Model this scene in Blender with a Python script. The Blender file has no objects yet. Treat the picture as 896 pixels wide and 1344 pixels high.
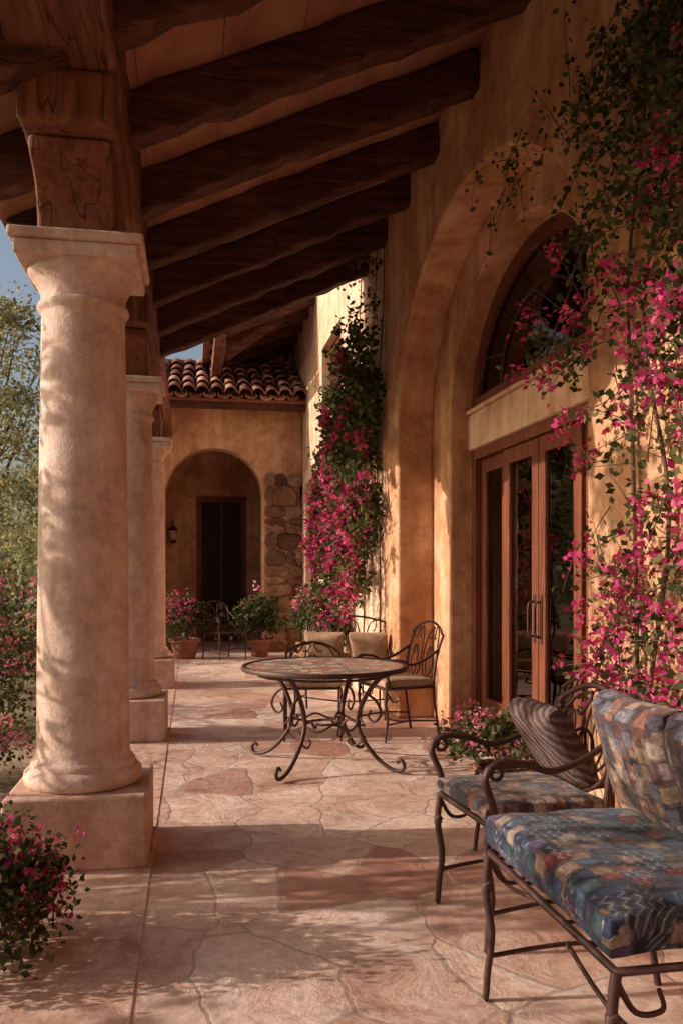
import bpy, bmesh, math, random
import numpy as np
from mathutils import Vector, Matrix
random.seed(7); rng=np.random.default_rng(7)
S=bpy.context.scene
S.view_settings.view_transform='Standard'; S.view_settings.look='None'; S.view_settings.exposure=0
COL=S.collection
R=math.radians
# ------------------------------------------------------------------ helpers
def link(o,parent=None):
    COL.objects.link(o)
    if parent: o.parent=parent
    return o
def empty(name):
    e=bpy.data.objects.new(name,None); return link(e)
def mesh_obj(name,verts,faces,mat,parent=None,smooth=False,mats=None,midx=None):
    me=bpy.data.meshes.new(name); me.from_pydata([tuple(v) for v in verts],[],faces); me.validate()
    for m in (mats or [mat]): me.materials.append(m)
    if midx is not None: me.polygons.foreach_set('material_index',midx)
    if smooth: me.polygons.foreach_set('use_smooth',[True]*len(me.polygons))
    me.update()
    return link(bpy.data.objects.new(name,me),parent)
def bevel(o,w,seg=2,ang=30):
    b=o.modifiers.new('b','BEVEL'); b.width=w; b.segments=seg; b.limit_method='ANGLE'; b.angle_limit=R(ang); b.harden_normals=False
    return o
def box(name,x0,x1,y0,y1,z0,z1,mat,parent=None,bw=0):
    v=[(x,y,z) for x in(x0,x1) for y in(y0,y1) for z in(z0,z1)]
    f=[(0,1,3,2),(4,6,7,5),(0,4,5,1),(2,3,7,6),(0,2,6,4),(1,5,7,3)]
    o=mesh_obj(name,v,f,mat,parent)
    if bw: bevel(o,bw)
    return o
def prism(name,poly,axis,a0,a1,mat,parent=None,bw=0,seg=2):
    n=len(poly)
    def P(p,a): return (a,p[0],p[1]) if axis=='x' else (p[0],a,p[1])
    v=[P(p,a0) for p in poly]+[P(p,a1) for p in poly]
    f=[tuple(range(n)),tuple(range(2*n-1,n-1,-1))]+[(i,i+n,(i+1)%n+n,(i+1)%n) for i in range(n)]
    me=bpy.data.meshes.new(name); bm=bmesh.new()
    bv=[bm.verts.new(p) for p in v]
    for q in f: bm.faces.new([bv[i] for i in q])
    bmesh.ops.recalc_face_normals(bm,faces=bm.faces)
    bm.to_mesh(me); bm.free(); me.materials.append(mat)
    o=link(bpy.data.objects.new(name,me),parent)
    if bw: bevel(o,bw,seg,50)
    return o
def lathe(name,prof,c,mat,parent=None,n=48,cap=True):
    v=[];f=[]
    for r,z in prof:
        for i in range(n):
            a=2*math.pi*i/n; v.append((c[0]+r*math.cos(a),c[1]+r*math.sin(a),c[2]+z))
    m=len(prof)
    for j in range(m-1):
        for i in range(n):
            k=(i+1)%n; f.append((j*n+i,j*n+k,(j+1)*n+k,(j+1)*n+i))
    if cap: f.append(tuple(range(n))[::-1]); f.append(tuple((m-1)*n+i for i in range(n)))
    o=mesh_obj(name,v,f,mat,parent,smooth=True)
    e=o.modifiers.new('e','EDGE_SPLIT'); e.split_angle=R(50)
    return o
def catmull(pts,k=6):
    P=[Vector(p) for p in pts]; out=[]
    if len(P)<3: return P
    for i in range(len(P)-1):
        a=P[max(i-1,0)];b=P[i];c=P[i+1];d=P[min(i+2,len(P)-1)]
        for j in range(k):
            t=j/k
            out.append(0.5*((2*b)+(c-a)*t+(2*a-5*b+4*c-d)*t*t+(3*b-a-3*c+d)*t**3))
    out.append(P[-1]); return out
def tubes(name,paths,mat,parent=None,res=2,M=None):
    cu=bpy.data.curves.new(name,'CURVE'); cu.dimensions='3D'; cu.bevel_depth=1.0; cu.bevel_resolution=res; cu.use_fill_caps=True
    for p in paths:
        pts=p[0]; r0=p[1]; r1=p[2] if len(p)>2 else r0
        if len(p)<4 or p[3]: pts=catmull(pts,5)
        sp=cu.splines.new('POLY'); sp.points.add(len(pts)-1)
        n=len(pts)
        for i,q in enumerate(pts):
            q=Vector(q)
            if M: q=M@q
            sp.points[i].co=(q[0],q[1],q[2],1); sp.points[i].radius=r0+(r1-r0)*i/max(1,n-1)
        sp.use_smooth=True
    cu.materials.append(mat)
    return link(bpy.data.objects.new(name,cu),parent)
def spiral(c,r,a0,turns,ax1,ax2,n=14,shrink=.25):
    c=Vector(c);out=[]
    for i in range(n):
        t=i/(n-1); rr=r*(1-(1-shrink)*t); a=a0+turns*2*math.pi*t
        out.append(c+Vector(ax1)*rr*math.cos(a)+Vector(ax2)*rr*math.sin(a))
    return out
# ------------------------------------------------------------------ materials
class NT:
    def __init__(s,name):
        s.m=bpy.data.materials.new(name); s.m.use_nodes=True; s.t=s.m.node_tree; s.t.nodes.clear()
        s.out=s.n('ShaderNodeOutputMaterial'); 
    def n(s,typ,**kw):
        x=s.t.nodes.new(typ)
        for k,v in kw.items():
            if k=='inp':
                for a,b in v.items(): x.inputs[a].default_value=b
            else: setattr(x,k,v)
        return x
    def l(s,a,b): s.t.links.new(a,b)
    def coord(s,scale=(1,1,1),loc=(0,0,0),kind='Object'):
        c=s.n('ShaderNodeTexCoord'); m=s.n('ShaderNodeMapping'); m.inputs['Scale'].default_value=scale; m.inputs['Location'].default_value=loc
        s.l(c.outputs[kind],m.inputs['Vector']); return m.outputs[0]
    def noise(s,vec,scale,detail=6,rough=.6,dist=0):
        x=s.n('ShaderNodeTexNoise',inp={'Scale':scale,'Detail':detail,'Roughness':rough,'Distortion':dist}); s.l(vec,x.inputs['Vector']); return x
    def ramp(s,fac,stops,interp='LINEAR'):
        r=s.n('ShaderNodeValToRGB'); e=r.color_ramp; e.interpolation=interp
        while len(e.elements)<len(stops): e.elements.new(.5)
        for i,(p,c) in enumerate(stops):
            e.elements[i].position=p; e.elements[i].color=(c[0],c[1],c[2],1) if hasattr(c,'__len__') else (c,c,c,1)
        s.l(fac,r.inputs[0]); return r.outputs[0]
    def mix(s,fac,a,b,blend='MIX'):
        x=s.n('ShaderNodeMix',data_type='RGBA',blend_type=blend)
        for sock,val in ((x.inputs[0],fac),(x.inputs[6],a),(x.inputs[7],b)):
            if hasattr(val,'links') or isinstance(val,bpy.types.NodeSocket): s.l(val,sock)
            elif isinstance(val,(int,float)): sock.default_value=val
            else: sock.default_value=(val[0],val[1],val[2],1)
        return x.outputs[2]
    def math(s,op,a,b=0):
        x=s.n('ShaderNodeMath',operation=op)
        for i,v in enumerate((a,b)):
            if isinstance(v,(int,float)): x.inputs[i].default_value=v
            else: s.l(v,x.inputs[i])
        return x.outputs[0]
    def bump(s,h,strength=.4,dist=.02,normal=None):
        b=s.n('ShaderNodeBump',inp={'Strength':strength,'Distance':dist}); s.l(h,b.inputs['Height'])
        if normal: s.l(normal,b.inputs['Normal'])
        return b.outputs[0]
    def bsdf(s,col,rough=.7,normal=None,metal=0,spec=.4,sheen=0):
        p=s.n('ShaderNodeBsdfPrincipled',inp={'Metallic':metal,'Specular IOR Level':spec})
        if isinstance(col,bpy.types.NodeSocket): s.l(col,p.inputs['Base Color'])
        else: p.inputs['Base Color'].default_value=(*col,1)
        if isinstance(rough,bpy.types.NodeSocket): s.l(rough,p.inputs['Roughness'])
        else: p.inputs['Roughness'].default_value=rough
        if normal: s.l(normal,p.inputs['Normal'])
        if sheen: p.inputs['Sheen Weight'].default_value=sheen
        s.l(p.outputs[0],s.out.inputs[0]); return p
def m_stucco(name,c1,c2,c3):
    t=NT(name); v=t.coord()
    a=t.noise(v,1.3,9,.68,.8); b=t.noise(v,5,7,.72); d=t.noise(v,38,6,.7)
    col=t.ramp(a.outputs[0],[(.34,c1),(.5,c2),(.64,c3)])
    col=t.mix(.65,col,t.ramp(b.outputs[0],[(.32,(.55,.43,.37)),(.52,(.9,.86,.84)),(.7,(1.06,1.04,1))]),'MULTIPLY')
    st=t.noise(t.coord((4,4,.35)),1.6,5,.6)
    col=t.mix(.4,col,t.ramp(st.outputs[0],[(.38,(.55,.42,.36)),(.6,(1,1,1))]),'MULTIPLY')
    n=t.bump(d.outputs[0],.45,.014); n=t.bump(b.outputs[0],.6,.055,n)
    t.bsdf(col,.9,n,spec=.15); return t.m
M_stucco=m_stucco('stucco',(.50,.24,.125),(.69,.40,.235),(.82,.54,.35))
M_stucco_p=m_stucco('stucco_pale',(.66,.42,.28),(.80,.56,.40),(.86,.67,.51))
def m_stone(name='carved_stone',g=(1,1,1)):
    t=NT(name); v=t.coord()
    a=t.noise(v,2.6,8,.65,1.2); b=t.noise(v,14,6,.7); d=t.noise(v,60,4,.7)
    vo=t.n('ShaderNodeTexVoronoi',inp={'Scale':34.}); t.l(v,vo.inputs['Vector'])
    col=t.ramp(a.outputs[0],[(.28,(.52*g[0],.35*g[1],.28*g[2])),(.5,(.72*g[0],.54*g[1],.45*g[2])),(.72,(.82*g[0],.68*g[1],.59*g[2]))])
    col=t.mix(.6,col,t.ramp(b.outputs[0],[(.3,(.6,.48,.44)),(.62,(1,1,1))]),'MULTIPLY')
    col=t.mix(1,col,t.ramp(vo.outputs['Distance'],[(.05,(.62,.52,.48)),(.16,(1,1,1))]),'MULTIPLY')
    st=t.noise(t.coord((5,5,.5)),1.4,5,.6); col=t.mix(.4,col,t.ramp(st.outputs[0],[(.36,(.6,.48,.43)),(.6,(1,1,1))]),'MULTIPLY')
    n=t.bump(b.outputs[0],.45,.02); n=t.bump(d.outputs[0],.3,.006,n)
    t.bsdf(col,.75,n,spec=.25); return t.m
M_stone=m_stone(); M_stone_shaded=m_stone('carved_stone_shaded',(.90,.80,.76))  # second copy is darker and pinker: plinth front shade tinted into the colour
def m_flag():
    t=NT('flagstone'); c=t.coord()
    nz=t.noise(c,1.9,5,.55); mx=t.n('ShaderNodeVectorMath',operation='MULTIPLY_ADD'); t.l(nz.outputs['Color'],mx.inputs[0]); mx.inputs[1].default_value=(.2,.2,0); t.l(c,mx.inputs[2])
    v=mx.outputs[0]
    e=t.n('ShaderNodeTexVoronoi',feature='DISTANCE_TO_EDGE',inp={'Scale':1.9,'Randomness':1.}); t.l(v,e.inputs['Vector'])
    k=t.n('ShaderNodeTexVoronoi',feature='F1',inp={'Scale':1.9,'Randomness':1.}); t.l(v,k.inputs['Vector'])
    sep=t.n('ShaderNodeSeparateColor'); t.l(k.outputs['Color'],sep.inputs[0])
    col=t.ramp(sep.outputs[0],[(0,(.46,.24,.18)),(.15,(.74,.56,.47)),(.40,(.84,.68,.59)),(.62,(.64,.43,.35)),(.84,(.88,.75,.67)),(1,(.50,.29,.23))])
    a=t.noise(c,2.6,9,.72,1.0); b=t.noise(c,16,7,.75); l_=t.noise(c,.5,3,.5)
    col=t.mix(.85,col,t.ramp(a.outputs[0],[(.32,(.50,.35,.31)),(.47,(.88,.78,.73)),(.6,(1,1,1)),(.75,(1.1,1.07,1.04))]),'MULTIPLY')
    col=t.mix(.6,col,t.ramp(b.outputs[0],[(.33,(.5,.4,.38)),(.55,(1,1,1))]),'MULTIPLY')
    col=t.mix(.35,col,t.ramp(l_.outputs[0],[(.35,(.7,.6,.58)),(.6,(1,1,1))]),'MULTIPLY')
    ed=t.math('SUBTRACT',e.outputs['Distance'],t.math('MULTIPLY',b.outputs[0],.014))
    g=t.ramp(ed,[(.0,.25),(.009,1)])
    gc=t.mix(.5,(.48,.36,.30),b.outputs[0],'MULTIPLY')
    col=t.mix(g,gc,col)
    h=t.ramp(ed,[(.0,0),(.012,1)])
    n=t.bump(h,.4,.004); n=t.bump(a.outputs[0],.6,.035,n); n=t.bump(b.outputs[0],.5,.009,n)
    ro=t.ramp(a.outputs[0],[(.3,.42),(.7,.7)])
    t.bsdf(col,ro,n,spec=.4); return t.m
M_flag=m_flag()
def m_wood(name,scale,c1,c2,c3,rough=.75,crack=True,cs=.8):
    t=NT(name); v=t.coord(scale); a=t.noise(v,2.2,8,.7,.5); b=t.noise(t.coord(),1.3,4,.6); d=t.noise(v,9,4,.7)
    col=t.ramp(a.outputs[0],[(.3,c1),(.5,c2),(.72,c3)])
    col=t.mix(.6,col,t.ramp(b.outputs[0],[(.35,(.55,.45,.42)),(.65,(1,1,1))]),'MULTIPLY')
    n=t.bump(a.outputs[0],.7,.025); n=t.bump(d.outputs[0],.4,.008,n)
    if crack:
        k=t.noise(t.coord(tuple(q*cs for q in scale),(3,1,7)),1.1,3,.5,.3)
        cr=t.ramp(k.outputs[0],[(.491,1),(.499,0),(.501,0),(.509,1)])
        col=t.mix(.7,col,t.mix(cr,(.15,.1,.09),(1,1,1)),'MULTIPLY'); n=t.bump(cr,.6,.015,n)
    t.bsdf(col,rough,n,spec=.25); return t.m
M_woodX=m_wood('wood_rafter',(.7,7,7),(.038,.012,.008),(.10,.036,.023),(.20,.082,.052)); M_woodY=m_wood('wood_beam',(7,.7,7),(.07,.023,.014),(.18,.066,.04),(.30,.13,.08))
M_corb=m_wood('wood_corbel',(7,7,.9),(.09,.03,.016),(.22,.082,.044),(.34,.15,.085),cs=.5)
M_plank=m_wood('wood_plank',(1.5,.5,1.5),(.28,.12,.072),(.43,.21,.135),(.54,.30,.2),crack=False)
M_door=m_wood('wood_door',(9,9,.7),(.11,.03,.015),(.2,.06,.028),(.3,.1,.046),.4,False)
M_trunk=m_wood('bark',(5,5,1),(.07,.045,.03),(.14,.1,.07),(.22,.17,.13),.9,False)
def m_simple(name,col,rough=.6,metal=0,sc=12,amt=.35,bs=.3,bd=.004,spec=.4):
    t=NT(name); v=t.coord(); a=t.noise(v,sc,6,.7)
    c=t.mix(amt,col,t.ramp(a.outputs[0],[(.3,(.3,.26,.25)),(.7,(1.15,1.1,1.1))]),'MULTIPLY')
    t.bsdf(c,rough,t.bump(a.outputs[0],bs,bd),metal,spec); return t.m
M_iron=m_simple('wrought_iron',(.085,.042,.035),.55,.4,40,.6)
M_plaster=m_simple('interior_plaster',(.16,.1,.07),.9)
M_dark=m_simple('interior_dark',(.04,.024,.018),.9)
M_pot=m_simple('terracotta',(.3,.12,.07),.8,0,9,.6)
def m_ground():
    t=NT('garden_ground'); v=t.coord(); a=t.noise(v,.35,6,.6); b=t.noise(v,9,6,.7)
    col=t.ramp(a.outputs[0],[(.35,(.2,.19,.1)),(.5,(.34,.27,.18)),(.65,(.44,.35,.26))])
    col=t.mix(.5,col,t.ramp(b.outputs[0],[(.3,(.45,.4,.38)),(.7,(1.1,1.05,1))]),'MULTIPLY')
    t.bsdf(col,.95,t.bump(b.outputs[0],.7,.05),spec=.1); return t.m
M_ground=m_ground()
def m_tile():
    t=NT('clay_tile'); v=t.coord(); at=t.n('ShaderNodeAttribute',attribute_name='rnd'); a=t.noise(v,6,6,.7)
    col=t.ramp(at.outputs['Fac'],[(0,(.2,.085,.05)),(.35,(.36,.15,.1)),(.7,(.48,.25,.18)),(1,(.62,.42,.33))])
    col=t.mix(.6,col,t.ramp(a.outputs[0],[(.3,(.4,.35,.33)),(.65,(1.1,1.1,1.1))]),'MULTIPLY')
    t.bsdf(col,.85,t.bump(a.outputs[0],.3,.01),spec=.2); return t.m
M_tile=m_tile()
def m_rubble():
    t=NT('rubble_stone'); v=t.coord((1,1,1))
    a=t.noise(v,3.3,6,.65,.8); b=t.noise(v,13,6,.7)
    at=t.n('ShaderNodeObjectInfo')
    col=t.ramp(at.outputs['Random'],[(0,(.26,.10,.065)),(.3,(.40,.20,.12)),(.55,(.20,.10,.075)),(.8,(.48,.29,.19)),(1,(.32,.14,.09))])
    col=t.mix(.8,col,t.ramp(a.outputs[0],[(.33,(.4,.33,.32)),(.65,(1.15,1.15,1.15))]),'MULTIPLY')
    col=t.mix(.5,col,t.ramp(b.outputs[0],[(.3,(.5,.45,.4)),(.65,(1,1,1))]),'MULTIPLY')
    n=t.bump(a.outputs[0],1,.12); n=t.bump(b.outputs[0],.8,.04,n)
    t.bsdf(col,.85,n,spec=.2); return t.m
M_rubble=m_rubble()
def m_glass():
    t=NT('window_glass'); tr=t.n('ShaderNodeBsdfTransparent'); tr.inputs[0].default_value=(.5,.45,.42,1)
    gl=t.n('ShaderNodeBsdfGlossy',inp={'Roughness':.02}); gl.inputs[0].default_value=(.85,.8,.78,1)
    fr=t.n('ShaderNodeFresnel',inp={'IOR':1.5}); nz=t.noise(t.coord(),2.5,2,.5); b=t.bump(nz.outputs[0],.08,.02); t.l(b,gl.inputs['Normal'])
    mx=t.n('ShaderNodeMixShader'); t.l(fr.outputs[0],mx.inputs[0]); t.l(tr.outputs[0],mx.inputs[1]); t.l(gl.outputs[0],mx.inputs[2]); t.l(mx.outputs[0],t.out.inputs[0]); return t.m
M_glass=m_glass()
def m_leaf(name,stops,trans=.35,rough=.55):
    t=NT(name); at=t.n('ShaderNodeAttribute',attribute_name='rnd'); nz=t.noise(t.coord(),1.6,3,.6)
    f=t.math('ADD',t.math('MULTIPLY',at.outputs['Fac'],.6),t.math('MULTIPLY',nz.outputs[0],.4))
    col=t.ramp(f,stops)
    p=t.n('ShaderNodeBsdfDiffuse'); t.l(col,p.inputs[0])
    tl=t.n('ShaderNodeBsdfTranslucent'); t.l(t.mix(1,col,(1.3,1.25,.9),'MULTIPLY'),tl.inputs[0])
    mx=t.n('ShaderNodeMixShader',inp={0:trans}); t.l(p.outputs[0],mx.inputs[1]); t.l(tl.outputs[0],mx.inputs[2]); t.l(mx.outputs[0],t.out.inputs[0]); return t.m
M_leaf=m_leaf('leaf_green',[(.1,(.028,.038,.017)),(.5,(.07,.09,.038)),(.9,(.24,.22,.11))])
M_bract=m_leaf('bract_magenta',[(.1,(.26,.015,.08)),(.5,(.52,.045,.18)),(.9,(.78,.2,.37))],.35)
M_pink=m_leaf('petal_pink',[(.1,(.45,.05,.16)),(.5,(.65,.16,.28)),(.9,(.8,.55,.55))],.4)
M_tleaf=m_leaf('leaf_tree',[(.1,(.10,.11,.05)),(.5,(.26,.25,.13)),(.9,(.55,.48,.33))],.35)
M_fleaf=m_leaf('leaf_shrub',[(.1,(.025,.035,.015)),(.5,(.07,.085,.038)),(.9,(.2,.18,.09))],.3)
def m_mosaic():
    t=NT('mosaic_top'); v=t.coord()
    e=t.n('ShaderNodeTexVoronoi',feature='DISTANCE_TO_EDGE',inp={'Scale':11.}); t.l(v,e.inputs['Vector'])
    k=t.n('ShaderNodeTexVoronoi',inp={'Scale':11.}); t.l(v,k.inputs['Vector']); sep=t.n('ShaderNodeSeparateColor'); t.l(k.outputs['Color'],sep.inputs[0])
    col=t.ramp(sep.outputs[0],[(0,(.4,.18,.13)),(.2,(.52,.36,.27)),(.4,(.2,.2,.18)),(.52,(.6,.46,.36)),(.75,(.28,.21,.19)),(.88,(.48,.27,.19))],'CONSTANT')
    col=t.mix(t.ramp(e.outputs['Distance'],[(.03,0),(.07,1)]),(.2,.14,.12),col)
    t.bsdf(col,.35,t.bump(t.ramp(e.outputs['Distance'],[(.02,0),(.08,1)]),.5,.004),spec=.5); return t.m
M_mosaic=m_mosaic()
def m_fabric(name='patchwork_fabric',tan=0):
    t=NT(name); c0=t.coord(); nz=t.noise(c0,7,3,.55); mx=t.n('ShaderNodeVectorMath',operation='MULTIPLY_ADD'); t.l(nz.outputs['Color'],mx.inputs[0]); mx.inputs[1].default_value=(.03,.03,.03); t.l(c0,mx.inputs[2]); v=mx.outputs[0]
    k=t.n('ShaderNodeTexVoronoi',distance='CHEBYCHEV',inp={'Scale':17.,'Randomness':.8}); t.l(v,k.inputs['Vector']); sep=t.n('ShaderNodeSeparateColor'); t.l(k.outputs['Color'],sep.inputs[0])
    if tan: st=[(0,(.13,.12,.15)),(.14,(.24,.12,.09)),(.3,(.34,.25,.19)),(.46,(.15,.15,.19)),(.58,(.30,.19,.14)),(.72,(.21,.15,.15)),(.86,(.38,.30,.25))]
    else: st=[(0,(.025,.036,.075)),(.18,(.17,.045,.04)),(.28,(.055,.08,.13)),(.46,(.2,.13,.09)),(.54,(.035,.065,.075)),(.70,(.085,.065,.12)),(.80,(.05,.065,.09)),(.92,(.25,.2,.17))]
    col=t.ramp(sep.outputs[0],st,'CONSTANT')
    sx=t.n('ShaderNodeSeparateXYZ'); t.l(v,sx.inputs[0])
    u=t.math('ADD',sx.outputs[0],sx.outputs[2]); 
    tri=t.math('PINGPONG',t.math('MULTIPLY',sx.outputs[1],30.),.5)
    zf=t.math('FRACT',t.math('ADD',t.math('MULTIPLY',u,32.),tri))
    big=t.noise(c0,8,4,.5)
    zz=t.ramp(zf,[(.0,1),(.25,1),(.34,0),(1,0)]); msk=t.ramp(big.outputs[0],[(.52,0),(.56,1)])
    col=t.mix(t.math('MULTIPLY',t.math('MULTIPLY',zz,msk),.55),col,(.30,.27,.28) if not tan else (.4,.32,.27))
    sp=t.noise(c0,45,3,.6); col=t.mix(.6,col,t.ramp(sp.outputs[0],[(.35,(.45,.42,.45)),(.6,(1.2,1.15,1.15))]),'MULTIPLY')
    d=t.ramp(k.outputs['Distance'],[(.38,1),(.46,0)])
    col=t.mix(.75,col,t.mix(d,(.28,.22,.26),(1,1,1)),'MULTIPLY')
    wv=t.noise(c0,150,2,.5)
    col=t.mix(.45,col,t.ramp(wv.outputs[0],[(.35,(.45,.45,.45)),(.65,(1.15,1.15,1.15))]),'MULTIPLY')
    n=t.bump(big.outputs[0],.7,.035); n=t.bump(wv.outputs[0],.3,.002,n)
    t.bsdf(col,.9,n,spec=.15,sheen=.1); return t.m
M_fab=m_fabric(); M_fab2=m_fabric('patchwork_fabric_tan',1)
def m_stripe():
    t=NT('striped_fabric'); w=t.n('ShaderNodeTexWave',wave_type='BANDS',bands_direction='DIAGONAL',inp={'Scale':11.,'Distortion':3.,'Detail':3.,'Detail Scale':2.}); t.l(t.coord(),w.inputs['Vector'])
    wv=t.noise(t.coord(),120,2,.5)
    col=t.ramp(w.outputs[0],[(.2,(.09,.055,.06)),(.4,(.16,.09,.075)),(.6,(.09,.08,.10)),(.85,(.21,.145,.115))]); col=t.mix(.6,col,t.ramp(wv.outputs[0],[(.35,(.4,.4,.4)),(.65,(1.1,1.1,1.1))]),'MULTIPLY')
    t.bsdf(col,.9,t.bump(wv.outputs[0],.3,.003),spec=.1); return t.m
M_stripe=m_stripe()
M_tan=m_simple('tan_fabric',(.44,.29,.2),.95,0,14,.5,.4,.01,.1)
# ------------------------------------------------------------------ foliage
def leaf_mesh(name,pts,size,mats,midx,parent=None,aspect=.55):
    pts=np.asarray(pts,float); n=len(pts)
    d=rng.normal(size=(n,3)); d/=np.linalg.norm(d,axis=1,keepdims=True)+1e-9
    r=rng.normal(size=(n,3)); s=np.cross(d,r); s/=np.linalg.norm(s,axis=1,keepdims=True)+1e-9
    nn=np.cross(d,s); sz=(np.asarray(size)*rng.uniform(.6,1.35,n))[:,None]
    b=pts; tip=pts+d*sz; mid=pts+d*sz*.45-nn*sz*.12
    l=mid+s*sz*aspect*.5+nn*sz*.14; rr=mid-s*sz*aspect*.5+nn*sz*.14
    V=np.stack([b,l,tip,rr],1).reshape(-1,3)
    i=np.arange(n)*4
    F=np.concatenate([np.stack([i,i+1,i+2],1),np.stack([i,i+2,i+3],1)],1).reshape(-1,3)
    me=bpy.data.meshes.new(name); me.vertices.add(len(V)); me.vertices.foreach_set('co',V.ravel())
    me.loops.add(F.size); me.loops.foreach_set('vertex_index',F.ravel())
    me.polygons.add(len(F)); me.polygons.foreach_set('loop_start',np.arange(len(F))*3); me.polygons.foreach_set('loop_total',np.full(len(F),3))
    for m in mats: me.materials.append(m)
    me.polygons.foreach_set('material_index',np.repeat(np.asarray(midx,dtype=np.int32),2))
    me.update(); a=me.attributes.new('rnd','FLOAT','FACE'); a.data.foreach_set('value',np.repeat(rng.uniform(0,1,n),2).astype(np.float32))
    return link(bpy.data.objects.new(name,me),parent)
def grow(start,d,L,droop,step=.05,wob=.35,xmin=None,xmax=None):
    p=Vector(start); d=Vector(d).normalized(); out=[p.copy()]
    for i in range(int(L/step)):
        d=(d+Vector((random.gauss(0,wob*.35),random.gauss(0,wob*.5),random.gauss(0,wob*.5)-droop))*.35).normalized()
        p=p+d*step
        if xmax is not None and p.x>xmax: p.x=xmax; d.x=-abs(d.x)*.5
        if xmin is not None and p.x<xmin: p.x=xmin; d.x=abs(d.x)*.5
        out.append(p.copy())
    return out
def vine(name,specs,xmax,xmin,leaf=.05,mats=(M_leaf,M_bract),mains=(),ymax=99,nb=(5,11)):
    e=empty(name); L=[];K=[];Z=[];stems=[]
    for mp in mains: stems.append((mp,.012,.005))
    for (y0,y1,z0,z1,cnt,ln,fp,ld,dr) in specs:
        for _ in range(cnt):
            st=(random.uniform(xmin+.4*(xmax-xmin),xmax),random.uniform(y0,y1),random.uniform(z0,z1))
            a=random.uniform(0,2*math.pi)
            path=grow(st,(-.35,math.cos(a),math.sin(a)+.2),ln*random.uniform(.5,1.3),dr,xmin=xmin,xmax=xmax)
            path=[p for p in path if p.y<ymax]
            if len(path)<3: continue
            stems.append((path,.0035,.0012,False))
            fl=random.random()<fp; n=len(path)
            for i,p in enumerate(path):
                for _k in range(max(1,int(ld*random.uniform(.4,1.6)))):
                    L.append((p.x+random.gauss(0,.03),p.y+random.gauss(0,.035),p.z+random.gauss(0,.035))); K.append(0); Z.append(leaf)
                if fl and i>n*.65:
                    for _k in range(random.randint(*nb)):
                        L.append((p.x+random.gauss(-.015,.026),p.y+random.gauss(0,.03),p.z+random.gauss(0,.03))); K.append(1); Z.append(leaf*.85)
    A=np.array(L); A[:,0]=np.minimum(A[:,0],xmax-.005)
    leaf_mesh('foliage',A,np.array(Z),list(mats),K,e,aspect=.7)
    tubes('stems',stems,M_trunk,e,res=1); return e
def shrub(name,c,rad,nl,nf,leaf=.05,mats=(M_fleaf,M_bract),clumps=26,parent=None,fsize=.8):
    e=parent or empty(name); c=np.array(c); rad=np.array(rad)
    dirs=rng.normal(size=(clumps,3)); dirs/=np.linalg.norm(dirs,axis=1,keepdims=True); dirs[:,2]=np.abs(dirs[:,2])*.9-.25
    cc=c+dirs*rad*rng.uniform(.45,1.0,(clumps,1))
    cs=rng.uniform(.16,.34,clumps)
    idx=rng.integers(0,clumps,nl); P=cc[idx]+rng.normal(size=(nl,3))*cs[idx][:,None]*rad*.8
    fc=rng.choice(clumps,max(2,clumps//2),replace=False); nfc=max(6,nf//9)
    base=cc[rng.choice(fc,nfc)]; dd=rng.normal(size=(nfc,3)); dd[:,2]=np.abs(dd[:,2]); fb=base+dd*rad*.2
    Q=fb[rng.integers(0,nfc,nf)]+rng.normal(size=(nf,3))*leaf*.6
    pts=np.vstack([P,Q]); K=[0]*nl+[1]*nf
    leaf_mesh('foliage',pts,np.array([leaf]*nl+[leaf*fsize]*nf),list(mats),K,e,aspect=.65)
    st=[]
    for k in range(min(clumps,14)):
        q=cc[k]; st.append(([(c[0]+random.gauss(0,.04),c[1]+random.gauss(0,.04),c[2]-rad[2]),(c*.6+q*.4),q],.008*max(1,rad[0]*2),.003))
    tubes('stems',st,M_trunk,e,res=1); return e
def tree(name,x,y,z0,h,rad,nclump,nper,leaf,seed,trunk=.16,zlo=.35,spread=1.):
    random.seed(seed); r=np.random.default_rng(seed); e=empty(name); br=[]; base=Vector((x,y,z0))
    top=base+Vector((random.uniform(-.3,.3),random.uniform(-.3,.3),h*.55))
    br.append(([base,base.lerp(top,.35)+Vector((.12,.1,0)),base.lerp(top,.7)-Vector((.1,.08,0)),top],trunk,trunk*.45))
    cl=[]
    for k in range(nclump):
        a=random.uniform(0,2*math.pi); zz=random.uniform(zlo,1.0); pr=math.sqrt(max(.05,1-((zz-(zlo+1)/2)/((1-zlo)/2))**2*.85)); rr=rad*pr*math.sqrt(random.uniform(.12,1))
        cl.append(Vector((x+rr*math.cos(a),y+rr*math.sin(a),z0+h*zz)))
    for k in range(min(nclump,34)):
        c=cl[k]; s=base.lerp(top,random.uniform(.4,1)); m=s.lerp(c,.5)+Vector((random.uniform(-.2,.2),random.uniform(-.2,.2),.15*rad*.3))
        br.append(([s,m,c],trunk*.3,.008))
    tubes('trunk_and_limbs',br,M_trunk,e,res=2)
    C=np.array([list(c) for c in cl]); sc=r.uniform(.1,.24,nclump)*rad*spread
    idx=np.repeat(np.arange(nclump),(nper*r.uniform(.4,1.5,nclump)).astype(int))
    P=C[idx]+r.normal(size=(len(idx),3))*sc[idx][:,None]*np.array([1,1,.7])
    leaf_mesh('crown',P,np.full(len(P),leaf),[M_tleaf],[0]*len(P),e,aspect=.5)
    return e
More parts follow.
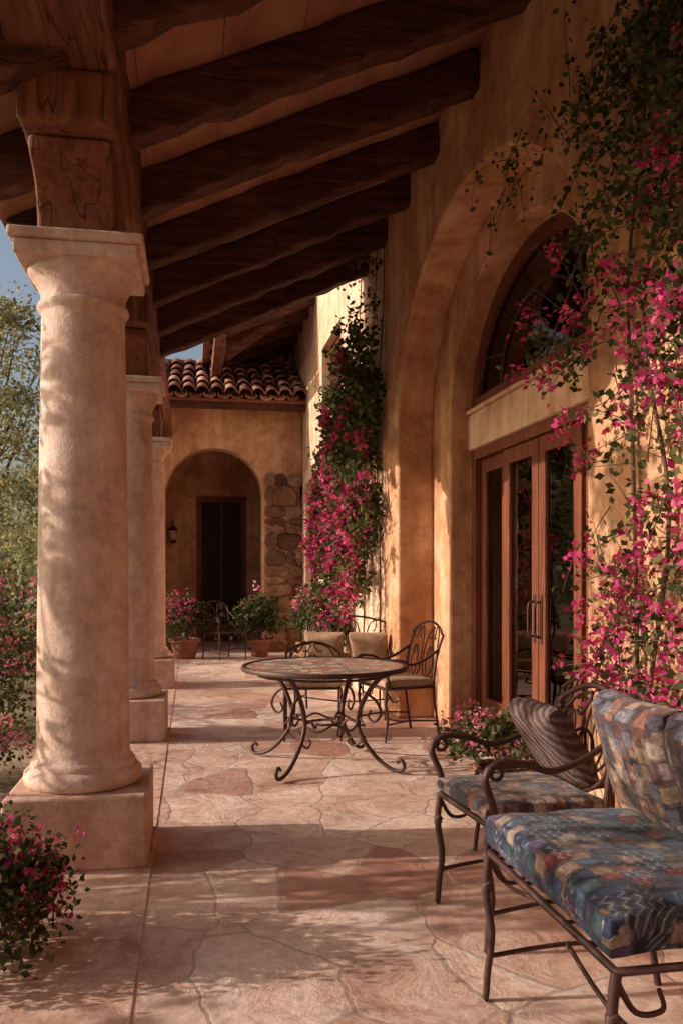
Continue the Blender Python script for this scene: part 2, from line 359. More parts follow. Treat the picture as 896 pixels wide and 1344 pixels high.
# ------------------------------------------------------------------ ground, patio
mesh_obj('ground',[(-400,-400,-.14),(400,-400,-.14),(400,400,-.14),(-400,400,-.14)],[(0,1,2,3)],M_ground)
pat=empty('flagstone_patio')
box('paving',-1.02,2.75,-4,17.8,-.2,0,M_flag,pat,.012)
yb=-4.0
while yb<15:
    ln=random.uniform(1.3,2.2); box('border_course',-1.06,-.19,yb+.003,min(yb+ln,15.1)-.003,-.2,.004+random.uniform(0,.0015),M_stone_shaded,pat,.005); yb+=ln
# ------------------------------------------------------------------ stone columns
def column(y):
    e=empty('stone_column'); x=-.55
    o=box('plinth',x-.34,x+.34,y-.34,y+.34,0,.36,M_stone_shaded,e); bevel(o,.018,3)
    prof=[(.275,.36),(.292,.375),(.298,.40),(.292,.43),(.272,.45),(.262,.455),(.262,.475),(.25,.49),(.238,.50),(.236,.52)]
    for i in range(13):
        tt=i/12; prof.append((.232-.024*tt**1.6,.54+tt*2.22))
    prof+=[(.212,2.775),(.226,2.785),(.230,2.80),(.226,2.815),(.212,2.825),(.211,2.87),(.222,2.885),(.224,2.90),(.238,2.915),(.24,2.93),(.258,2.945),(.272,2.968),(.276,2.99)]
    lathe('shaft',prof,(x,y,0),M_stone,e,64)
    a=box('abacus',x-.295,x+.295,y-.295,y+.295,2.99,3.06,M_stone,e); bevel(a,.012,3)
    a=box('abacus_fillet',x-.32,x+.32,y-.32,y+.32,3.06,3.11,M_stone,e); bevel(a,.015,3)
for yy in (1.42,4.53,7.6,10.9): column(yy)
# ------------------------------------------------------------------ porch roof
roof=empty('porch_roof')
def timber(name,p0,p1,w,h,mat,parent,seg=14,jit=.007,bw=.02,up=(0,0,1)):
    p0=Vector(p0);p1=Vector(p1); d=(p1-p0).normalized(); s=d.cross(Vector(up)).normalized(); u=s.cross(d).normalized()
    v=[];f=[]
    for i in range(seg+1):
        c=p0.lerp(p1,i/seg)
        for a,b in((-1,-1),(1,-1),(1,1),(-1,1)):
            v.append(c+s*(a*w/2+random.gauss(0,jit))+u*(b*h/2+random.gauss(0,jit)))
    for i in range(seg):
        for k in range(4):
            j=(k+1)%4; f.append((i*4+k,i*4+j,(i+1)*4+j,(i+1)*4+k))
    f.append((3,2,1,0)); f.append(tuple(seg*4+k for k in range(4)))
    o=mesh_obj(name,v,f,mat,parent); bevel(o,bw,2,40); return o
SL=.457
def zr(x): return 3.84+SL*(x+.255)
hh=.26
n=0
for k in range(-6,6):
    y=4.73+.94*k+.07
    if k==5: y=9.46
    x0=-1.12; x1=2.04; off=hh/2*math.sqrt(1+SL*SL)
    timber('rafter_%d'%(n+1),(x0,y,zr(x0)+off),(x1,y+random.gauss(0,.015),zr(x1)+off),.17,hh,M_woodX,roof,22,.010,.025); n+=1
off=hh*math.sqrt(1+SL*SL)+.004
nb=7
for i in range(nb):
    xa=-1.2+i*(3.2/nb)+.002; xb=-1.2+(i+1)*(3.2/nb)-.002
    v=[(x,y,zr(x)+off+dz) for x in(xa,xb) for y in(-3,9.72) for dz in(0,.045)]
    o=mesh_obj('deck_board_%d'%(i+1),v,[(0,1,3,2),(4,6,7,5),(0,4,5,1),(2,3,7,6),(0,2,6,4),(1,5,7,3)],M_plank,roof)
v=[(x,y,zr(x)+off+dz) for x in(-1.22,2.0) for y in(-3,9.76) for dz in(.05,.14)]
mesh_obj('roof_covering',v,[(0,1,3,2),(4,6,7,5),(0,4,5,1),(2,3,7,6),(0,2,6,4),(1,5,7,3)],M_pot,roof)
timber('beam',(-.56,-3,3.92),(-.56,15.2,3.92),.46,.42,M_woodY,roof,60,.010,.028)
for yy in (1.42,4.53,7.6,10.9):
    half=[(0,3.112),(.24,3.112),(.25,3.17),(.27,3.24),(.31,3.30),(.37,3.345),(.44,3.37),(.48,3.40),(.50,3.46),(0,3.46)]
    poly=[(yy+a,b) for a,b in half[:-1]]+[(yy-a,b) for a,b in reversed(half[1:-1])]
    prism('corbel_scroll',poly,'x',-.74,-.37,M_corb,roof,.02,3)
    timber('corbel_block',(-.555,yy-.62,3.59),(-.555,yy+.62,3.59),.43,.25,M_corb,roof,6,.006,.025)
# ------------------------------------------------------------------ house
house=empty('stucco_house')
def arc(yc,a,b,zs,n=36):
    return [(yc+a*math.cos(t),zs+b*math.sin(t)) for t in [math.pi*i/n for i in range(n+1)]]
YC=6.03; ZS=2.9; WT=6.0
arcA=arc(YC,2.0,1.45,ZS)
polyA=[(-4,0),(YC-2.0,0)]+list(reversed(arcA))+[(YC+2.0,0),(8.6,0),(8.6,WT),(-4,WT)]
prism('front_wall',polyA,'x',2.0,2.37,M_stucco,house,.03,4)
arcB=arc(YC,1.45,1.15,ZS)
polyB=[(3.7,0),(YC-1.45,0)]+list(reversed(arcB))+[(YC+1.45,0),(8.4,0),(8.4,4.9),(3.7,4.9)]
prism('niche_wall',polyB,'x',2.362,2.62,M_stucco,house,.022,4)
box('lintel',2.53,2.64,YC-1.46,YC+1.46,2.57,2.9,M_stucco_p,house,.02)
box('lintel_sill',2.51,2.66,YC-1.465,YC+1.465,2.9,2.94,M_stucco_p,house,.012)
box('step',2.40,2.75,YC-1.449,YC+1.449,.004,.05,M_stone_shaded,house,.01)
def wallbox(nm,y0,y1,z0,z1): return box(nm,2.0,2.37,y0,y1,z0,z1,M_stucco_p,house)
wallbox('far_wall_a',8.6,11.2,0,WT); wallbox('far_wall_b',11.2,12.9,0,3.95); wallbox('far_wall_c',11.2,12.9,4.9,WT)
wallbox('far_wall_d',12.9,13.3,0,WT); wallbox('far_wall_e',13.3,14.8,0,1.0); wallbox('far_wall_f',13.3,14.8,3.0,WT); wallbox('far_wall_g',14.8,22,0,WT)
def window(y0,y1,z0,z1,x):
    fw=.07
    box('window_frame',x,x+.06,y0,y0+fw,z0,z1,M_door,house,.005); box('window_frame',x,x+.06,y1-fw,y1,z0,z1,M_door,house,.005)
    box('window_frame',x+.001,x+.061,y0+fw,y1-fw,z0,z0+fw,M_door,house,.005); box('window_frame',x+.001,x+.061,y0+fw,y1-fw,z1-fw,z1,M_door,house,.005)
    ym=(y0+y1)/2; box('mullion',x+.01,x+.05,ym-.025,ym+.025,z0+fw,z1-fw,M_door,house)
    for q in(1,2): zq=z0+(z1-z0)*q/3; box('muntin',x+.02,x+.045,y0+fw,y1-fw,zq-.015,zq+.015,M_door,house)
    box('glass',x+.03,x+.034,y0+fw,y1-fw,z0+fw,z1-fw,M_glass,house)
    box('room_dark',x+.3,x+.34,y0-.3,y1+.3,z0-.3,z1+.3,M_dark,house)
window(11.2,12.9,3.95,4.9,2.12); window(13.3,14.8,1.0,3.0,2.12)
DX=2.60
def stile(nm,y0,y1,z0,z1,x0=DX,x1=DX+.06): return box(nm,x0,x1,y0,y1,z0,z1,M_door,house,.006)
stile('door_jamb',YC+1.36,YC+1.449,.05,2.57,DX-.03,DX+.09); stile('door_jamb',YC-1.449,YC-1.36,.05,2.57,DX-.03,DX+.09)
stile('door_head',YC-1.36,YC+1.36,2.48,2.569,DX-.03,DX+.09)
for s,(a,b,xo) in enumerate(((YC-1.36,YC-.72,.03),(YC-.72,YC-.004,0),(YC+.004,YC+.72,0),(YC+.72,YC+1.36,.03))):
    x0=DX+xo;x1=x0+.055
    stile('leaf_stile',a+.003,a+.12,.055,2.475,x0,x1); stile('leaf_stile',b-.12,b-.003,.055,2.475,x0,x1)
    stile('leaf_rail',a+.12,b-.12,.055,.30,x0+.002,x1-.002); stile('leaf_rail',a+.12,b-.12,2.35,2.475,x0+.002,x1-.002)
    box('leaf_glass',x0+.025,x0+.03,a+.12,b-.12,.30,2.35,M_glass,house)
for s in(-1,1):
    tubes('door_handle',[([(DX-.005,YC+s*.06,.95),(DX-.05,YC+s*.06,.97),(DX-.055,YC+s*.06,1.08),(DX-.05,YC+s*.06,1.2),(DX-.005,YC+s*.06,1.22)],.009)],M_iron,house)
    box('handle_plate',DX-.006,DX-.001,YC+s*.06-.025,YC+s*.06+.025,.9,1.27,M_iron,house)
def arcband(nm,a0,b0,a1,b1,x0,x1,mat,zs=2.95):
    o=arc(YC,a0,b0,zs,40); i=arc(YC,a1,b1,zs,40); poly=o+list(reversed(i)); return prism(nm,poly,'x',x0,x1,mat,house,.004,1)
arcband('fan_frame',1.449,1.10,1.33,.99,2.57,2.66,M_door)
box('fan_sill',2.571,2.659,YC-1.33,YC+1.33,2.951,3.04,M_door,house,.004)
arcband('fan_ring',.80,.62,.775,.598,2.60,2.64,M_iron,3.04)
bars=[]
for a in (25,50,75,105,130,155):
    ca,sa=math.cos(R(a)),math.sin(R(a)); bars.append(([(2.62,YC+.78*ca,3.04+.6*sa),(2.62,YC+1.35*ca,2.96+1.0*sa)],.011,.011,False))
for a in (45,90,135):
    ca,sa=math.cos(R(a)),math.sin(R(a)); bars.append(([(2.62,YC+.1*ca,3.04),(2.62,YC+.78*ca,3.04+.6*sa)],.011,.011,False))
tubes('fan_bars',bars,M_iron,house)
g=arc(YC,1.34,1.0,2.96,40); prism('fan_glass',g,'x',2.618,2.622,M_glass,house)
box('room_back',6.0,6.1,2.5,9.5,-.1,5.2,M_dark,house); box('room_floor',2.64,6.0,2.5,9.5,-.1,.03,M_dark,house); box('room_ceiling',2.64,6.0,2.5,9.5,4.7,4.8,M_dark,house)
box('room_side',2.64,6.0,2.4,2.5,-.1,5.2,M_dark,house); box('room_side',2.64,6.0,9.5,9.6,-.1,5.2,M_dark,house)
tubes('curtain',[([(2.95+.05*math.sin(k*1.9),YC+1.2-k*.045,.05),(2.95+.05*math.sin(k*1.9),YC+1.2-k*.045,2.5)],.035,.03,False) for k in range(8)]+[([(2.95+.05*math.sin(k*1.9),YC-.1-k*.045,.05),(2.95+.05*math.sin(k*1.9),YC-.1-k*.045,2.5)],.035,.03,False) for k in range(7)],M_plaster,house)
# ------------------------------------------------------------------ back wing
YF=15.2
xc=.41; rr=.86
ar=[(xc+rr*math.cos(t),2.8+rr*math.sin(t)) for t in [math.pi*i/32 for i in range(33)]]
poly=[(-1.3,-.1),(xc-rr,-.1)]+list(reversed(ar))+[(xc+rr,-.1),(2.0,-.1),(2.0,4.55),(-1.3,4.55)]
prism('wing_facade',poly,'y',YF,YF+.4,M_stucco,house,.03,3)
z=0
while z<3.15:
    hgt=random.uniform(.12,.36); x=1.31
    while x<1.995:
        w=random.uniform(.14,.5); xe=min(1.995,x+w)
        if 1.995-xe<.1: xe=1.995
        a=[random.uniform(0,.05) for _ in range(10)]
        y0=YF-.06+random.uniform(-.05,.03)
        pl=[(x+.008+a[0],z+a[1]),((x+xe)/2,z-a[8]*.4),(xe-.008-a[2],z+a[3]),(xe+.01,z+hgt*.5),(xe-.008-a[4],z+hgt-a[5]*.6),((x+xe)/2+a[9],z+hgt+a[6]*.4),(x+.008+a[7],z+hgt-a[1]*.6),(x-.005,z+hgt*.45)]
        o=prism('pier_stone',pl,'y',y0,YF+.1,M_rubble,house); bevel(o,.03,3,25)
        x=xe
    z+=hgt
box('wing_side',-1.3,-.95,YF+.41,18,-.1,4.5,M_stucco,house); box('wing_back',-.95,2.0,17.6,17.9,-.1,4.5,M_stucco,house); box('wing_ceiling',-.95,2.0,YF+.4,17.6,4.2,4.3,M_plank,house)
box('back_door_frame',.12,1.12,17.54,17.59,.02,3.0,M_door,house,.01)
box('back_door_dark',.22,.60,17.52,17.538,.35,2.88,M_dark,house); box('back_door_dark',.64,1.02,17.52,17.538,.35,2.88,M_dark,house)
box('wing_eave_board',-1.5,1.99,14.72,14.78,4.28,4.46,M_woodX,house,.01)
for k in range(9): timber('wing_rafter_tail',(-1.3+k*.4,14.78,4.40),(-1.3+k*.4,15.3,4.62),.09,.12,M_woodY,house,3,.003,.008)
def tileroof(name,x0,x1,y0,z0,y1,z1,parent):
    V=[];F=[];RN=[]; w=.235; nc=int((x1-x0)/w); w=(x1-x0)/nc
    sl=Vector((0,y1-y0,z1-z0)); Ls=sl.length; dirv=sl.normalized(); up=Vector((0,-dirv.z,dirv.y))
    nr=int(Ls/.36)
    for c in range(nc):
        for r_ in range(nr):
            for kind in(0,1):
                cx=x0+(c+.5+(.5 if kind else 0))*w
                if kind and c==nc-1: continue
                base=len(V); rn=random.random(); jit=random.gauss(0,.022); ja=random.gauss(0,.01)
                for e in(0,1):
                    s=(r_+e*1.15)*Ls/nr+jit*(1-e)-(.05 if e==0 else 0); rad=(.105 if e==0 else .085)*(1 if not kind else 1.05)
                    lift=.045*(1-e) if not kind else .02*(1-e)-.01
                    for q in range(9):
                        a=math.pi*q/8; h=math.sin(a)*rad*(.95 if not kind else -.6)
                        p=Vector((cx+ja+math.cos(a)*rad,y0,z0))+dirv*s+up*(h+lift+.045)
                        V.append(p)
                for q in range(8): F.append((base+q,base+q+1,base+9+q+1,base+9+q)); RN.append(rn)
    o=mesh_obj(name,V,F,M_tile,parent,smooth=True)
    sd=o.modifiers.new('s','SOLIDIFY'); sd.thickness=.014
    a=o.data.attributes.new('rnd','FLOAT','FACE'); a.data.foreach_set('value',RN); return o
tileroof('clay_tiles',-1.6,1.99,14.6,4.46,16.5,5.42,house)
v=[(-1.6,14.66,4.45),(1.99,14.66,4.45),(1.99,16.5,5.38),(-1.6,16.5,5.38),(-1.6,14.66,4.40),(1.99,14.66,4.40),(1.99,18.2,4.56),(-1.6,18.2,4.56)]
mesh_obj('wing_roof_deck',v,[(0,1,2,3),(4,7,6,5),(0,4,5,1),(3,2,6,7),(0,3,7,4),(1,5,6,2)],M_pot,house)
tubes('ridge_tiles',[([(-1.6+k*.36,16.5,5.44),(-1.6+k*.36+.38,16.5,5.45)],.11,.095,False) for k in range(10)],M_pot,house,res=4)
prism('chimney',[(1.35,5.0),(1.85,5.0),(1.85,5.75)]+[(1.6+.25*math.cos(t),5.75+.16*math.sin(t)) for t in [math.pi*i/10 for i in range(1,10)]]+[(1.35,5.75)],'y',16.8,17.4,M_stucco,house,.02)
for k in range(9):
    y=13.7+k*.75; timber('upper_rafter',(.35,y,5.28),(2.05,y,5.98),.14,.2,M_woodX,house,5,.005,.015)
v=[(x,y,z+dz) for (x,z) in((.2,5.34),(2.05,6.10)) for y in(13.4,21) for dz in(0,.08)]
mesh_obj('upper_deck',v,[(0,1,3,2),(4,6,7,5),(0,4,5,1),(2,3,7,6),(0,2,6,4),(1,5,7,3)],M_plank,house)
timber('upper_purlin',(.45,13.3,5.08),(.45,21,5.08),.18,.22,M_woodY,house,10,.006,.015)
timber('upper_post',(.45,16.9,4.6),(.45,16.9,5.0),.2,.2,M_woodX,house,3,.004,.01,up=(0,1,0))
timber('upper_brace',(.55,14.0,5.0),(1.5,14.0,5.7),.12,.14,M_woodX,house,5,.005,.012)
lan=empty('wall_lantern')
tubes('bracket',[([(-.36,17.59,2.45),(-.36,17.5,2.5),(-.36,17.42,2.42),(-.36,17.42,2.36)],.012)],M_iron,lan)
lathe('lantern_cage',[(.02,.36),(.09,.30),(.10,.28),(.085,.27),(.07,.05),(.08,.04),(.03,0)],(-.36,17.42,2.02),M_iron,lan,8)
lathe('lantern_glass',[(.089,.24),(.09,.25),(.082,.07),(.075,.06)],(-.36,17.42,2.03),M_stucco_p,lan,8)
# ------------------------------------------------------------------ table
tab=empty('mosaic_table'); TX,TY=.98,6.2
lathe('top',[(0.001,.715),(.59,.72),(.59,.735),(.585,.746),(0.001,.747)],(TX,TY,0),M_mosaic,tab,64)
lathe('rim',[(.592,.715),(.615,.72),(.62,.735),(.612,.752),(.592,.753)],(TX,TY,0),M_iron,tab,64,cap=False)
def pol(cx,cy,ang,r,z,t=0): return Vector((cx+r*math.cos(ang)-t*math.sin(ang),cy+r*math.sin(ang)+t*math.cos(ang),z))
P=[]
for k in range(4):
    a=R(45+90*k+6)
    prof=[(.50,.71),(.44,.66),(.36,.56),(.30,.44),(.28,.34),(.33,.22),(.44,.10),(.55,.035),(.63,.03),(.655,.07),(.63,.105),(.60,.085)]
    P.append(([pol(TX,TY,a,r,z) for r,z in prof],.019,.012))
    P.append(([pol(TX,TY,a,r,z) for r,z in [(.36,.56),(.44,.50),(.47,.42),(.42,.36),(.37,.39),(.39,.44)]],.011,.008))
    P.append(([pol(TX,TY,a,r,z) for r,z in [(.28,.34),(.20,.36),(.14,.30),(.10,.33)]],.010,.009))
    P.append(([pol(TX,TY,a,r,z) for r,z in [(.33,.22),(.25,.17),(.20,.20),(.23,.235)]],.009,.007))
    P.append(([pol(TX,TY,a,.28,.34),pol(TX,TY,a+R(22),.30,.30),pol(TX,TY,a+R(45),.27,.345),pol(TX,TY,a+R(68),.30,.30),pol(TX,TY,a+R(90),.28,.34)],.008,.008))
P.append(([pol(TX,TY,R(10*i),.11,.32) for i in range(37)],.009,.009,False)); P.append(([pol(TX,TY,R(10*i),.5,.69) for i in range(37)],.010,.010,False))
tubes('legs',P,M_iron,tab,res=3)
# ------------------------------------------------------------------ cushions
def cushion(name,size,M,mat,parent,puff=.65,n=14,seed=0):
    bm=bmesh.new(); bmesh.ops.create_cube(bm,size=2); bmesh.ops.subdivide_edges(bm,edges=bm.edges,cuts=n,use_grid_fill=True)
    rs=random.Random(seed); ph=[rs.uniform(0,6) for _ in range(6)]
    for v in bm.verts:
        x,y,z=v.co
        e=(max(0,(1-abs(x)**4))*max(0,(1-abs(y)**4)))**.4
        zz=z*((1-puff)+puff*e)
        zz+=(.06*math.sin(3*x+ph[0])*math.sin(2.7*y+ph[1])+.05*math.sin(7*x+3*y+ph[2])*math.sin(6*y-2*x+ph[3]))*(1 if z>0 else .3)
        k=1-.035*(1-e)*abs(z)
        wx=1+.015*math.sin(5*y+ph[4]); wy=1+.015*math.sin(5*x+ph[5])
        v.co=Vector((x*k*wx*(1-.03*math.cos(y*1.6)*abs(x)),y*k*wy*(1-.03*math.cos(x*1.6)*abs(y)),zz))
        v.co=Vector((v.co.x*size[0]/2,v.co.y*size[1]/2,v.co.z*size[2]/2))
    me=bpy.data.meshes.new(name); bm.to_mesh(me); bm.free(); me.materials.append(mat)
    me.polygons.foreach_set('use_smooth',[True]*len(me.polygons))
    o=link(bpy.data.objects.new(name,me),parent); b=o.modifiers.new('b','BEVEL'); b.width=.014;b.segments=3;b.limit_method='ANGLE';b.angle_limit=R(50)
    o.matrix_world=M
    return o
def TR(loc,rx=0,ry=0,rz=0): return Matrix.Translation(loc)@Matrix.Rotation(rz,4,'Z')@Matrix.Rotation(ry,4,'Y')@Matrix.Rotation(rx,4,'X')
def seat(name,loc,rz,w,d,zs,zb,arms=True,fancy=2,cush=None,pillows=(),r=.011):
    e=empty(name); M=TR(Vector(loc),rz=rz); P=[]; hw=w/2; hd=d/2
    V=Vector
    P.append(([V((hd,-hw,zs)),V((hd,hw,zs)),V((-hd,hw,zs)),V((-hd,-hw,zs)),V((hd,-hw,zs))],r,r,False))
    for q in range(1,6): yq=-hw+w*q/6; P.append(([V((hd,yq,zs)),V((-hd,yq,zs))],r*.5,r*.5,False))
    for sy in(-1,1):
        y=sy*hw
        P.append(([V((hd,y,zs)),V((hd+.012,y,zs*.75)),V((hd-.008,y,zs*.45)),V((hd+.006,y,zs*.2)),V((hd+.012,y,.02)),V((hd+.02,y,.006))],r*1.2,r*.95))
        P.append(([V((hd-.0,y,zs*.80)),V((hd+.012,y,zs*.78)),V((hd+.01,y,zs*.74))],r*1.6,r*1.5,False))
        P.append(([V((-hd-.06,y,.0)),V((-hd-.03,y,zs*.4)),V((-hd,y,zs)),V((-hd-.03,y,zs+.25)),V((-hd-.10,y,zb-.10))],r*1.1,r))
        P.append(([V((hd,y,.15)),V((0,y,.17)),V((-hd-.05,y,.15))],r*.7,r*.7))
        P.append(([V((hd,y,zs-.02)),V((hd-.05,y,zs-.10)),V((hd-.12,y,zs-.10)),V((hd-.11,y,zs-.05))],r*.7,r*.5))
        if arms:
            P.append(([V((hd-.03,y,zs)),V((hd-.0,y*1.06,zs+.10)),V((hd+.03,y*1.1,zs+.19)),V((hd-.02,y*1.1,zs+.245)),V((hd-.14,y*1.08,zs+.235)),V((0,y*1.06,zs+.20)),V((-hd*.6,y*1.04,zs+.24)),V((-hd-.05,y,zs+.32))],r*1.15,r))
            P.append((spiral((hd-.01,y*1.1,zs+.205),.04,0,1.2,(1,0,0),(0,0,1)),r*.8,r*.5))
    P.append(([V((0,-hw,.17)),V((.04,0,.14)),V((0,hw,.17))],r*.7,r*.7))
    def B(y,z): tt=(z-zs)/(zb-zs); return V((-hd-.03*tt-.09*tt*tt,y,z))
    top=[]
    for i in range(17):
        t=i/16; y=-hw+w*t; top.append(B(y,zb-.10+.10*math.sin(math.pi*t)**.7))
    P.append((top,r,r))
    cells=fancy; cw=w/cells
    for c in range(cells):
        yc=-hw+cw*(c+.5); zc=(zs+zb)/2+.03; A=cw*.42; Hh=(zb-zs)*.40
        for s in(-1,1):
            P.append(([B(yc,zs+.03),B(yc+s*A*.9,zs+.12),B(yc+s*A,zc),B(yc+s*A*.65,zc+Hh*.75),B(yc+s*.02,zc+Hh*.9),B(yc+s*A*.25,zc+Hh*.45),B(yc+s*A*.45,zc+Hh*.5)],r*.7,r*.5))
            P.append(([B(yc,zs+.05),B(yc+s*A*.45,zs+.16),B(yc+s*A*.4,zc-.01),B(yc+s*.01,zc+.03),B(yc+s*A*.22,zc-.05)],r*.6,r*.45))
    tubes('iron_frame',P,M_iron,e,res=2,M=M)
    if cush:
        mat,th=cush; cushion('seat_cushion',(d*1.04,w*1.02,th),M@TR((0.01,0,zs+th*.5+.005)),mat,e,.35,seed=1)
    for i,(py,sz,thk,mat,tilt) in enumerate(pillows):
        cushion('back_pillow',(sz[1],sz[0],thk),M@TR((-hd+thk*.55+.0,py,zs+(cush[1] if cush else 0)+sz[1]*.48),ry=R(tilt)),mat,e,.6,seed=5+i)
    return e
seat('patio_sofa',(1.27,2.27,0),R(180),.86,.56,.5,.96,False,2,(M_fab,.15),((.22,(.43,.40),.17,M_fab2,-74),(-.22,(.43,.40),.17,M_fab2,-74)),r=.012)
seat('patio_armchair',(1.34,3.30,0),R(185),.5,.50,.48,.96,True,1,(M_fab2,.08),((-.04,(.36,.36),.14,M_stripe,-58),),r=.013)
seat('garden_chair',(1.72,3.95,0),R(190),.5,.44,.42,.92,False,2)
seat('dining_chair',(1.78,7.2,0),R(195),.5,.46,.45,1.0,True,2,(M_tan,.08))
seat('dining_chair',(1.05,7.3,0),R(262),.48,.44,.45,.80,False,1,(M_tan,.08))
seat('garden_settee',(1.52,8.35,0),R(250),.9,.5,.42,.98,True,3,(M_tan,.1),((.23,(.40,.32),.16,M_tan,-66),(-.23,(.40,.32),.16,M_tan,-66)))
seat('garden_chair',(.55,14.0,0),R(300),.5,.46,.45,.95,True,2)
# ------------------------------------------------------------------ pots
def pot(name,x,y,r,h,plant):
    e=empty(name); lathe('pot',[(r*.6,0),(r*.68,.01),(r*.95,h*.8),(r*1.08,h*.82),(r*1.1,h*.97),(r*1.02,h),(r*.9,h*.97),(r*.88,h*.85)],(x,y,.002),M_pot,e,32)
    rad,nl,nf,lf,mats=plant; shrub('x',(x,y,h+rad[2]*.6),rad,nl,nf,lf,mats,20,parent=e)
pot('potted_flowers',2.06,5.3,.2,.16,((.36,.45,.26),2600,560,.04,(M_fleaf,M_pink)))
pot('potted_bougainvillea',-.1,14.2,.25,.34,((.45,.42,.5),2000,700,.07,(M_fleaf,M_bract)))
pot('potted_plant',1.15,14.3,.2,.3,((.35,.35,.62),1700,60,.08,(M_fleaf,M_pink)))
pot('potted_plant',1.75,12.4,.2,.4,((.3,.5,.6),1700,420,.07,(M_fleaf,M_pink)))
pot('potted_plant',1.75,10.6,.2,.4,((.25,.5,.4),1700,520,.06,(M_fleaf,M_bract)))
# ------------------------------------------------------------------ vines
random.seed(11)
XW=1.99
vine('bougainvillea_vine',[
 (2.4,3.6,.75,1.5,90,.36,.58,2.2,.10),
 (2.5,3.6,1.4,2.4,64,.38,.58,1.9,.12),
 (2.3,3.1,2.2,3.1,80,.5,.4,3.6,.15),
 (2.3,3.35,3.0,4.4,135,.55,.03,3.8,.15),
 (3.2,3.8,2.5,3.8,24,.5,.08,2.4,.1),
 (3.75,4.1,2.4,2.75,12,.4,.8,2.4,.1),
 (3.9,5.1,3.6,4.1,9,.6,.0,1.5,.3),
 (3.5,3.85,.8,2.0,11,.28,.7,2.2,.1)],XW,1.74,leaf=.040,
 mains=[[(1.97,3.3,0),(1.95,3.35,.8),(1.96,3.2,1.7),(1.96,3.4,2.6),(1.97,3.1,3.6),(1.97,3.0,4.6)],
        [(1.97,3.4,0),(1.96,3.45,.9),(1.97,3.5,1.8),(1.97,3.55,2.8),(1.97,3.4,3.6),(1.97,3.5,4.4)],
        [(1.97,3.35,.1),(1.95,3.0,1.0),(1.96,2.9,2.2),(1.97,2.7,3.2),(1.97,2.5,4.4)]],ymax=5.2,nb=(6,13))
vine('bougainvillea_vine',[
 (8.7,11.2,1.2,1.9,90,.6,.7,3.6,.08),
 (8.5,11.6,1.8,2.6,135,.65,.75,3.6,.08),
 (8.4,10.6,2.6,3.6,105,.65,.12,4.2,.1),
 (8.5,9.9,3.5,4.2,36,.6,.05,2.6,.1),
 (8.4,9.5,4.2,4.8,8,.6,.0,1.2,.1)],XW,1.55,leaf=.07,
 mains=[[(1.97,9.6,0),(1.95,9.4,1.5),(1.96,9.5,3),(1.97,9.0,4.2),(1.97,8.8,5.2)],[(1.97,9.8,0),(1.95,10.2,1.5),(1.96,10.3,3),(1.97,9.8,4.4),(1.97,9.6,5.4)],[(1.97,8.7,0),(1.95,8.6,1.5),(1.96,8.8,3),(1.97,8.5,4.4),(1.97,8.6,5.2)]])
# ------------------------------------------------------------------ garden
shrub('flowering_shrub',(-.80,3.35,.2),(.32,.34,.38),5600,1900,.032,(M_fleaf,M_bract),30)
for (x,y,rx,ry,rz,nl,nf,lf,mt) in [(-1.75,6.6,.5,.7,.45,2600,900,.045,(M_fleaf,M_pink)),(-2.2,8.8,.7,.9,.6,3000,900,.055,(M_fleaf,M_pink)),(-2.9,11.5,1.0,1.1,.9,3400,700,.07,(M_fleaf,M_bract)),
   (-3.9,15,1.3,1.5,1.3,4000,400,.09,(M_fleaf,M_bract)),(-5.6,19,1.8,1.8,1.7,4500,100,.12,(M_tleaf,M_pink)),(-2.2,13.6,.7,.9,.7,2000,500,.07,(M_tleaf,M_pink)),(-1.6,4.9,.4,.5,.32,2000,500,.035,(M_fleaf,M_pink))]:
    shrub('flowering_shrub',(x,y,rz*.6-.14),(rx,ry,rz),nl,nf,lf,mt,34)
tree('olive_tree',-5.6,24,-.14,8.6,2.3,46,210,.15,21,.2,.3)
tree('olive_tree',-9.5,30,-.14,8.8,2.8,50,210,.19,22,.22,.25)
tree('olive_tree',-5.0,36,-.14,6.6,3.0,44,180,.22,23,.22,.15)
tree('olive_tree',-12.5,40,-.14,7,4,50,180,.26,24,.25,.1)
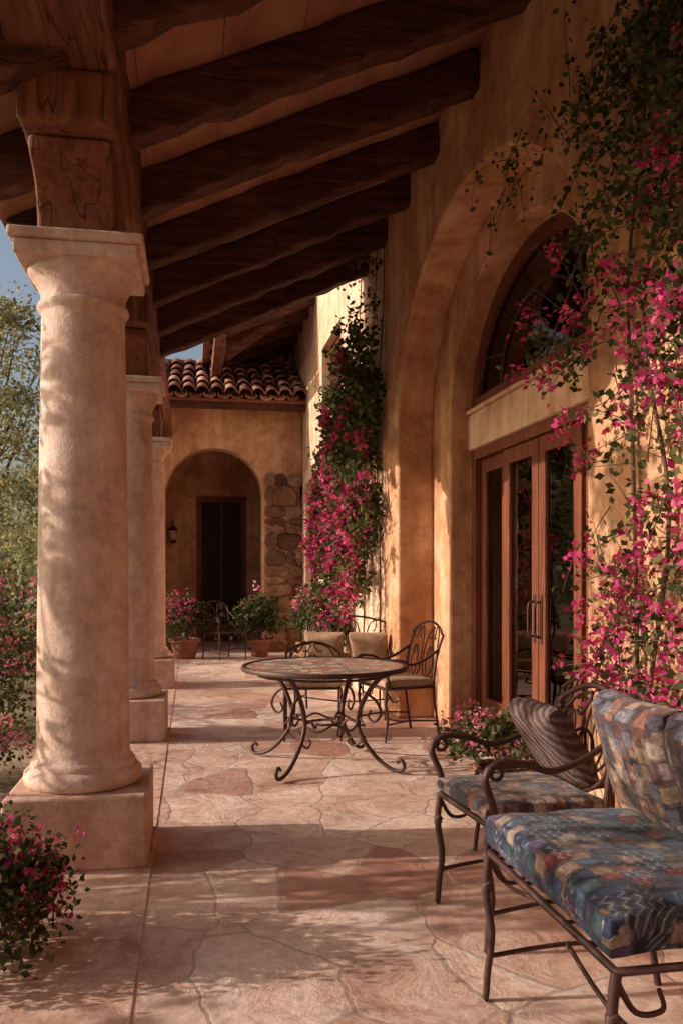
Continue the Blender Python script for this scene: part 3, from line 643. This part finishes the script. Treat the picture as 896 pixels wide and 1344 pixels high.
# garden trees towards the sun (left of the porch)
tree('olive_tree',-3.6,4.3,-.14,4.1,.95,26,85,.10,31,.05,.22,.62)
tree('olive_tree',-3.9,2.4,-.14,3.2,1.15,30,90,.10,32,.06,.2,.6)
tree('olive_tree',-4.4,9.2,-.14,3.4,.9,14,70,.10,35,.06,.3,.6)
tree('olive_tree',-4.4,.2,-.14,3.6,1.4,36,110,.11,34,.08,.2,.6)
dh=empty('distant_tree_line'); pts=[]
for k in range(60):
    a=random.uniform(-60,10); y=random.uniform(55,75); h=random.uniform(2,5)
    q=rng.normal(size=(130,3))*np.array([2.2,2,h*.33])+np.array([a,y,h*.45]); pts.append(q)
pts=np.vstack(pts); leaf_mesh('foliage',pts,np.full(len(pts),.65),[M_tleaf],[0]*len(pts),dh)
# ------------------------------------------------------------------ light
w=bpy.data.worlds.new("World"); S.world=w; w.use_nodes=True; nt=w.node_tree; bg=nt.nodes['Background']
EL=20.5; AZ=-6
sk=nt.nodes.new('ShaderNodeTexSky'); sk.sky_type='NISHITA'; sk.sun_disc=False; sk.sun_elevation=R(EL); sk.sun_rotation=R(270-AZ); sk.air_density=1.0; sk.dust_density=5.5; sk.ozone_density=1
nt.links.new(sk.outputs[0],bg.inputs[0]); bg.inputs[1].default_value=.15
sd=bpy.data.lights.new('sun','SUN'); sd.energy=5; sd.angle=R(.5); sd.color=(1,.86,.73)
so=link(bpy.data.objects.new('sun',sd))
d=Vector((math.cos(R(EL))*math.cos(R(AZ)),math.cos(R(EL))*math.sin(R(AZ)),-math.sin(R(EL))))
so.rotation_euler=d.to_track_quat('-Z','Y').to_euler()
# ------------------------------------------------------------------ camera
cd=bpy.data.cameras.new('camera'); cd.sensor_fit='VERTICAL'; cd.sensor_height=36; cd.sensor_width=24; cd.lens=1100/1344*36; cd.shift_y=78/1344; cd.clip_end=2000; cd.clip_start=.05
co=link(bpy.data.objects.new('camera',cd)); co.location=(0,0,1.45); co.rotation_euler=(R(90),0,R(-10.15)); S.camera=co
